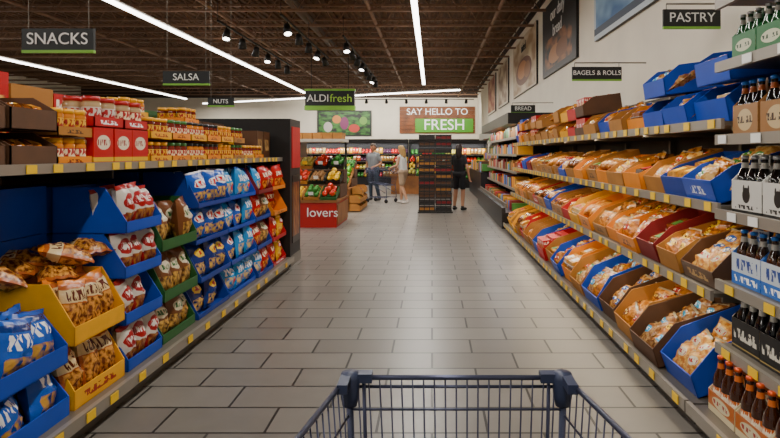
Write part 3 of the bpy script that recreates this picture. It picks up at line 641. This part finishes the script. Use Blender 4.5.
# ---------------------------------------------------------------- shopping cart
cm=mat('cart_wire','4A4E66',.35,.6); cp=mat('cart_plastic','2E3650',.45)
def cart(M):
    b=MB(); tu=lambda p,q,r,m=cm,n=6: tube(b,p,q,r,m,n,M=M)
    def lp(a,c,t): return tuple(a[i]+(c[i]-a[i])*t for i in range(3))
    FTL,FTR=(-.222,.83,1.045),(.222,.83,1.045); BTL,BTR=(-.34,0,1.07),(.34,0,1.07)
    FBL,FBR=(-.185,.77,.62),(.185,.77,.62); BBL,BBR=(-.25,.05,.52),(.25,.05,.52)
    for a,c in((FTL,FTR),(FTL,BTL),(FTR,BTR),(BTL,BTR)): tu(a,c,.0052,cm,8)
    for a,c in((FBL,FBR),(FBL,BBL),(FBR,BBR),(BBL,BBR),(FTL,FBL),(FTR,FBR),(BTL,BBL),(BTR,BBR)): tu(a,c,.005)
    def wall(a,b1,c,d,nv,nh):
        for i in range(1,nv): tu(lp(a,b1,i/nv),lp(c,d,i/nv),.0017,cm,5)
        for j in range(1,nh): tu(lp(a,c,j/nh),lp(b1,d,j/nh),.0024,cm,5)
    wall(FTL,FTR,FBL,FBR,20,7); wall(FTL,BTL,FBL,BBL,28,6); wall(FTR,BTR,FBR,BBR,28,6); wall(BTL,BTR,BBL,BBR,20,4); wall(FBL,FBR,BBL,BBR,14,14)
    tu((-.222,.836,1.024),(.222,.836,1.024),.0035)
    for sx in(-1,1):
        x=sx*.215
        lathe(b,M@T(x,.828,.99),[(1e-3,0,cp),(.015,0,cp),(.019,.02,cp),(.021,.055,cp),(.018,.066,cp),(1e-3,.068,cp)],10)
        box(b,M,(x-sx*.022,.832,1.046),(.046,.024,.018),cp); box(b,M,(x+sx*.006,.795,1.047),(.02,.06,.018),cp)
        tu((x,.826,1.0),(sx*.195,.78,.64),.007,cp,8); tu((x-sx*.028,.828,1.04),(x-sx*.028-sx*.01,.8,.8),.004)
    tu((-.33,-.04,1.08),(.33,-.04,1.08),.017,cp,10)
    for sx in(-1,1):
        tu((sx*.33,-.04,1.08),(sx*.34,.02,1.07),.013,cp,8); tu((sx*.25,.05,.52),(sx*.26,.02,.16),.011); tu((sx*.26,.02,.16),(sx*.2,.78,.16),.011)
        tu((sx*.185,.7,.6),(sx*.25,.08,.3),.009)
        for y in(.04,.76):
            x=sx*(.26 if y<.4 else .2); tu((x,y,.16),(x,y,.10),.01); box(b,M,(x,y,.1),(.035,.05,.03),cp)
            lathe(b,M@T(x-.014,y,.062,ry=90),[(1e-3,0,black),(.05,0,black),(.062,.004,black),(.062,.024,black),(.05,.028,black),(1e-3,.028,black)],14)
    for k in range(12): tu((-.25+.0038*k,.06+.06*k,.17),(.25-.0038*k,.06+.06*k,.17),.003,cm,5)
    return b.finish('shopping_cart')
cart(T(.049,.305,0)); cart(T(-1.20,16.86,0,rz=60))

# ---------------------------------------------------------------- people
def capsule(b,p,q,r1,r2,m,n=12):
    p=Vector(p);q=Vector(q);d=q-p;L=max(d.length,1e-4)
    Mt=np.array(Matrix.Translation(p)@(d.to_track_quat('Z','Y') if d.length>1e-5 else Matrix.Identity(3).to_quaternion()).to_matrix().to_4x4())
    prof=[(max(1e-4,r1*math.sin(t)),-r1*math.cos(t),m) for t in [0,.3,.6,.9,1.2,math.pi/2]]+[(max(1e-4,r2*math.cos(t)),L+r2*math.sin(t),m) for t in [0,.35,.7,1.0,1.3,math.pi/2]]
    lathe(b,Mt,prof,n)
def human(name,loc,rz,pose,outfit,long_hair=False,female=False,shorts=False,sc=1.0):
    mats=[mat('skin_'+name,outfit['skin'],.5),mat('hair_'+name,outfit['hair'],.6),mat('top_'+name,outfit['top'],.8),mat('bottoms_'+name,outfit['bot'],.8),mat('shoe_'+name,outfit['shoe'],.6),mat('eye_dark','1A1210',.3)]
    P=[]
    sw=.165 if not female else .14; hw=.085 if not female else .09
    lean=Vector(pose.get('lean',(0,0,0)))
    def A(a,c,ra,rb,l): P.append((Vector(a),Vector(c),ra,rb,l))
    A((-hw,0,.94),(hw,0,.94),.11,.11,3)
    for s in(-1,1): A((s*hw*.8,0,1.0),(s*sw*.62,0,1.32),.10 if not female else .088,.11 if not female else .095,2)
    A((0,-.02,1.0),(0,-.01,1.32),.11,.12,2); A((-sw,.0,1.39),(sw,0,1.39),.062,.062,2); A((-.05,0,1.42),(.05,0,1.42),.06,.06,2)
    if female:
        for s in(-1,1): A((s*.07,-.07,1.27),(s*.07,-.075,1.26),.06,.055,2)
    A((0,.0,1.44),(0,-.01,1.55),.052,.048,0)
    A((0,-.01,1.60),(0,.005,1.635),.078,.088,0); A((0,-.045,1.555),(0,-.04,1.57),.046,.055,0)
    A((0,-.1,1.605),(0,-.113,1.582),.010,.014,0)
    for s in(-1,1): A((s*.083,.005,1.605),(s*.086,.01,1.585),.018,.012,0); A((s*.03,-.083,1.63),(s*.034,-.082,1.63),.012,.012,0)
    A((0,.02,1.655),(0,.045,1.61),.092,.088,1); A((0,-.035,1.69),(0,.02,1.69),.055,.06,1)
    if long_hair:
        A((0,.06,1.6),(0,.085,1.42),.082,.06,1)
        for s in(-1,1): A((s*.065,.02,1.62),(s*.075,.04,1.46),.035,.025,1)
    for s,key in((-1,'L'),(1,'R')):
        sh=Vector((s*(sw+.015),0,1.38)); el=Vector(pose['elbow'+key]); wr=Vector(pose['wrist'+key])
        mid=sh.lerp(el,.65); sl=2 if not outfit.get('sleeveless') else 0
        A(sh,mid,.056,.047,sl); A(mid,el,.045,.04,0 if not outfit.get('longsleeve') else 2)
        A(el,wr,.04,.028,2 if outfit.get('longsleeve') else 0)
        d=(wr-el).normalized(); lat=d.cross(Vector((s,0,0.2))).normalized(); nrm=d.cross(lat).normalized()
        for k in range(4):
            o=lat*((k-1.5)*.02); kn=wr+d*.085+o; ln=[.06,.072,.068,.052][k]
            A(wr+d*.01+o*.5,kn,.019,.013,0); cur=nrm*s*.3
            j1=kn+(d*.8+cur).normalized()*ln*.5; j2=j1+(d*.5+cur*2.2).normalized()*ln*.5
            A(kn,j1,.0095,.009,0); A(j1,j2,.009,.0075,0)
        th=wr+d*.03-lat*.03; t2=th+(d*.7-lat*.7).normalized()*.035; A(wr+d*.02-lat*.01,th,.018,.014,0); A(th,t2,.012,.011,0); A(t2,t2+d*.028,.0105,.009,0)
        hp=Vector((s*hw,0,.9)); kn=Vector(pose['knee'+key]); an=Vector(pose['ankle'+key])
        if shorts: m_=hp.lerp(kn,.75); A(hp,m_,.095,.082,3); A(m_,kn,.064,.055,0); A(kn,kn.lerp(an,.35),.054,.056,0); A(kn.lerp(an,.35),an,.055,.036,0)
        else: A(hp,kn,.095,.066,3); A(kn,kn.lerp(an,.35),.064,.062,3); A(kn.lerp(an,.35),an,.062,.05,3)
        ft=Vector(pose.get('toe'+key,(an.x+s*.02,an.y-.15,.03))); A((an.x,an.y+.03,max(.04,an.z-.045)),ft,.04,.032,4); A(an,(an.x,an.y+.02,max(.04,an.z-.04)),.042,.04,4)
    def sh_(v):
        k=max(0,v.z-1.0); return Vector((v.x+lean.x*k,v.y+lean.y*k,v.z))
    P=[(sh_(a),sh_(c),ra,rb,l) for a,c,ra,rb,l in P]
    b=MB()
    for a,c,ra,rb,l in P: capsule(b,a,c,ra,rb,mats[l])
    tmp=b.finish('tmp'); md=tmp.modifiers.new('r','REMESH'); md.mode='VOXEL'; md.voxel_size=.0075; sm=tmp.modifiers.new('s','SMOOTH'); sm.factor=.5; sm.iterations=3
    dg=bpy.context.evaluated_depsgraph_get(); dg.update(); me=bpy.data.meshes.new_from_object(tmp.evaluated_get(dg)); bpy.data.objects.remove(tmp)
    n=len(me.polygons); cen=np.empty(n*3); me.polygons.foreach_get('center',cen); cen=cen.reshape(-1,3)
    best=np.full(n,1e9); lab=np.zeros(n,int)
    for a,c,ra,rb,l in P:
        a_=np.array(a);ab=np.array(c)-a_; L2=max(ab@ab,1e-9); t=np.clip((cen-a_)@ab/L2,0,1); dd=np.linalg.norm(cen-a_-t[:,None]*ab,axis=1)-(ra+(rb-ra)*t)
        k=dd<best; best[k]=dd[k]; lab[k]=l
    me.materials.clear()
    for m in mats: me.materials.append(m)
    me.polygons.foreach_set('material_index',lab.astype(np.int32)); me.polygons.foreach_set('use_smooth',[True]*n); me.name=name
    ob=bpy.data.objects.new(name,me); scene.collection.objects.link(ob); ob.location=loc; ob.rotation_euler=(0,0,math.radians(rz)); ob.scale=(sc,sc,sc)
    b=MB()
    off=sh_(Vector((0,0,1.63)))
    for s in(-1,1): sphere(b,I4,(off.x+s*.032,off.y-.093,1.63),.007,mats[5])
    box(b,I4,(off.x,off.y-.096,1.553),(.04,.008,.008),mat('lips','9A4A40',.5)); b.finish('face_details',ob)
    return ob
stand=dict(elbowL=(-.25,.03,1.12),wristL=(-.27,-.04,.87),elbowR=(.25,.03,1.12),wristR=(.24,-.12,.9),kneeL=(-.1,-.02,.5),ankleL=(-.11,.03,.085),kneeR=(.11,-.02,.5),ankleR=(.13,.03,.085))
man=dict(stand,elbowR=(.26,.02,1.12),wristR=(.16,-.2,1.03),lean=(0,-.06,0),kneeR=(.13,-.06,.5),ankleR=(.17,.05,.085))
woman=dict(elbowL=(-.23,-.06,1.14),wristL=(-.2,-.3,1.07),elbowR=(.23,-.06,1.14),wristR=(.2,-.3,1.07),kneeL=(-.09,-.12,.51),ankleL=(-.09,-.12,.085),kneeR=(.09,.02,.5),ankleR=(.09,.2,.11),lean=(0,-.12,0))
human('man_in_grey_shirt',(-1.86,17.85,0),-25,man,dict(skin='B07A5A',hair='5A4A40',top='7C8084',bot='2E3A48',shoe='2A2624'),sc=1.04)
human('woman_in_white_blouse',(-.86,16.66,0),240,woman,dict(skin='C09070',hair='A8844A',top='DEDCD6',bot='A88E74',shoe='C8C0B8',sleeveless=True),long_hair=True,female=True,shorts=True,sc=.99)
human('woman_in_black_outfit',(.72,14.8,0),150,dict(stand,wristR=(.14,-.22,1.05)),dict(skin='B88464',hair='2A1C16',top='17161A',bot='1A191E',shoe='1A1A1A'),long_hair=True,female=True,shorts=True,sc=1.0)

w=bpy.data.worlds.new('World'); scene.world=w; w.use_nodes=True; w.node_tree.nodes['Background'].inputs[0].default_value=(1,.94,.86,1); w.node_tree.nodes['Background'].inputs[1].default_value=.3
cd=bpy.data.cameras.new('camera'); cd.sensor_width=36; cd.lens=36*560/780; cd.shift_x=-42/780; cd.shift_y=-66/780; cd.clip_start=.05; cd.clip_end=100
co=bpy.data.objects.new('camera',cd); scene.collection.objects.link(co); co.location=(0,0,1.5); co.rotation_euler=(math.radians(90),0,0); scene.camera=co
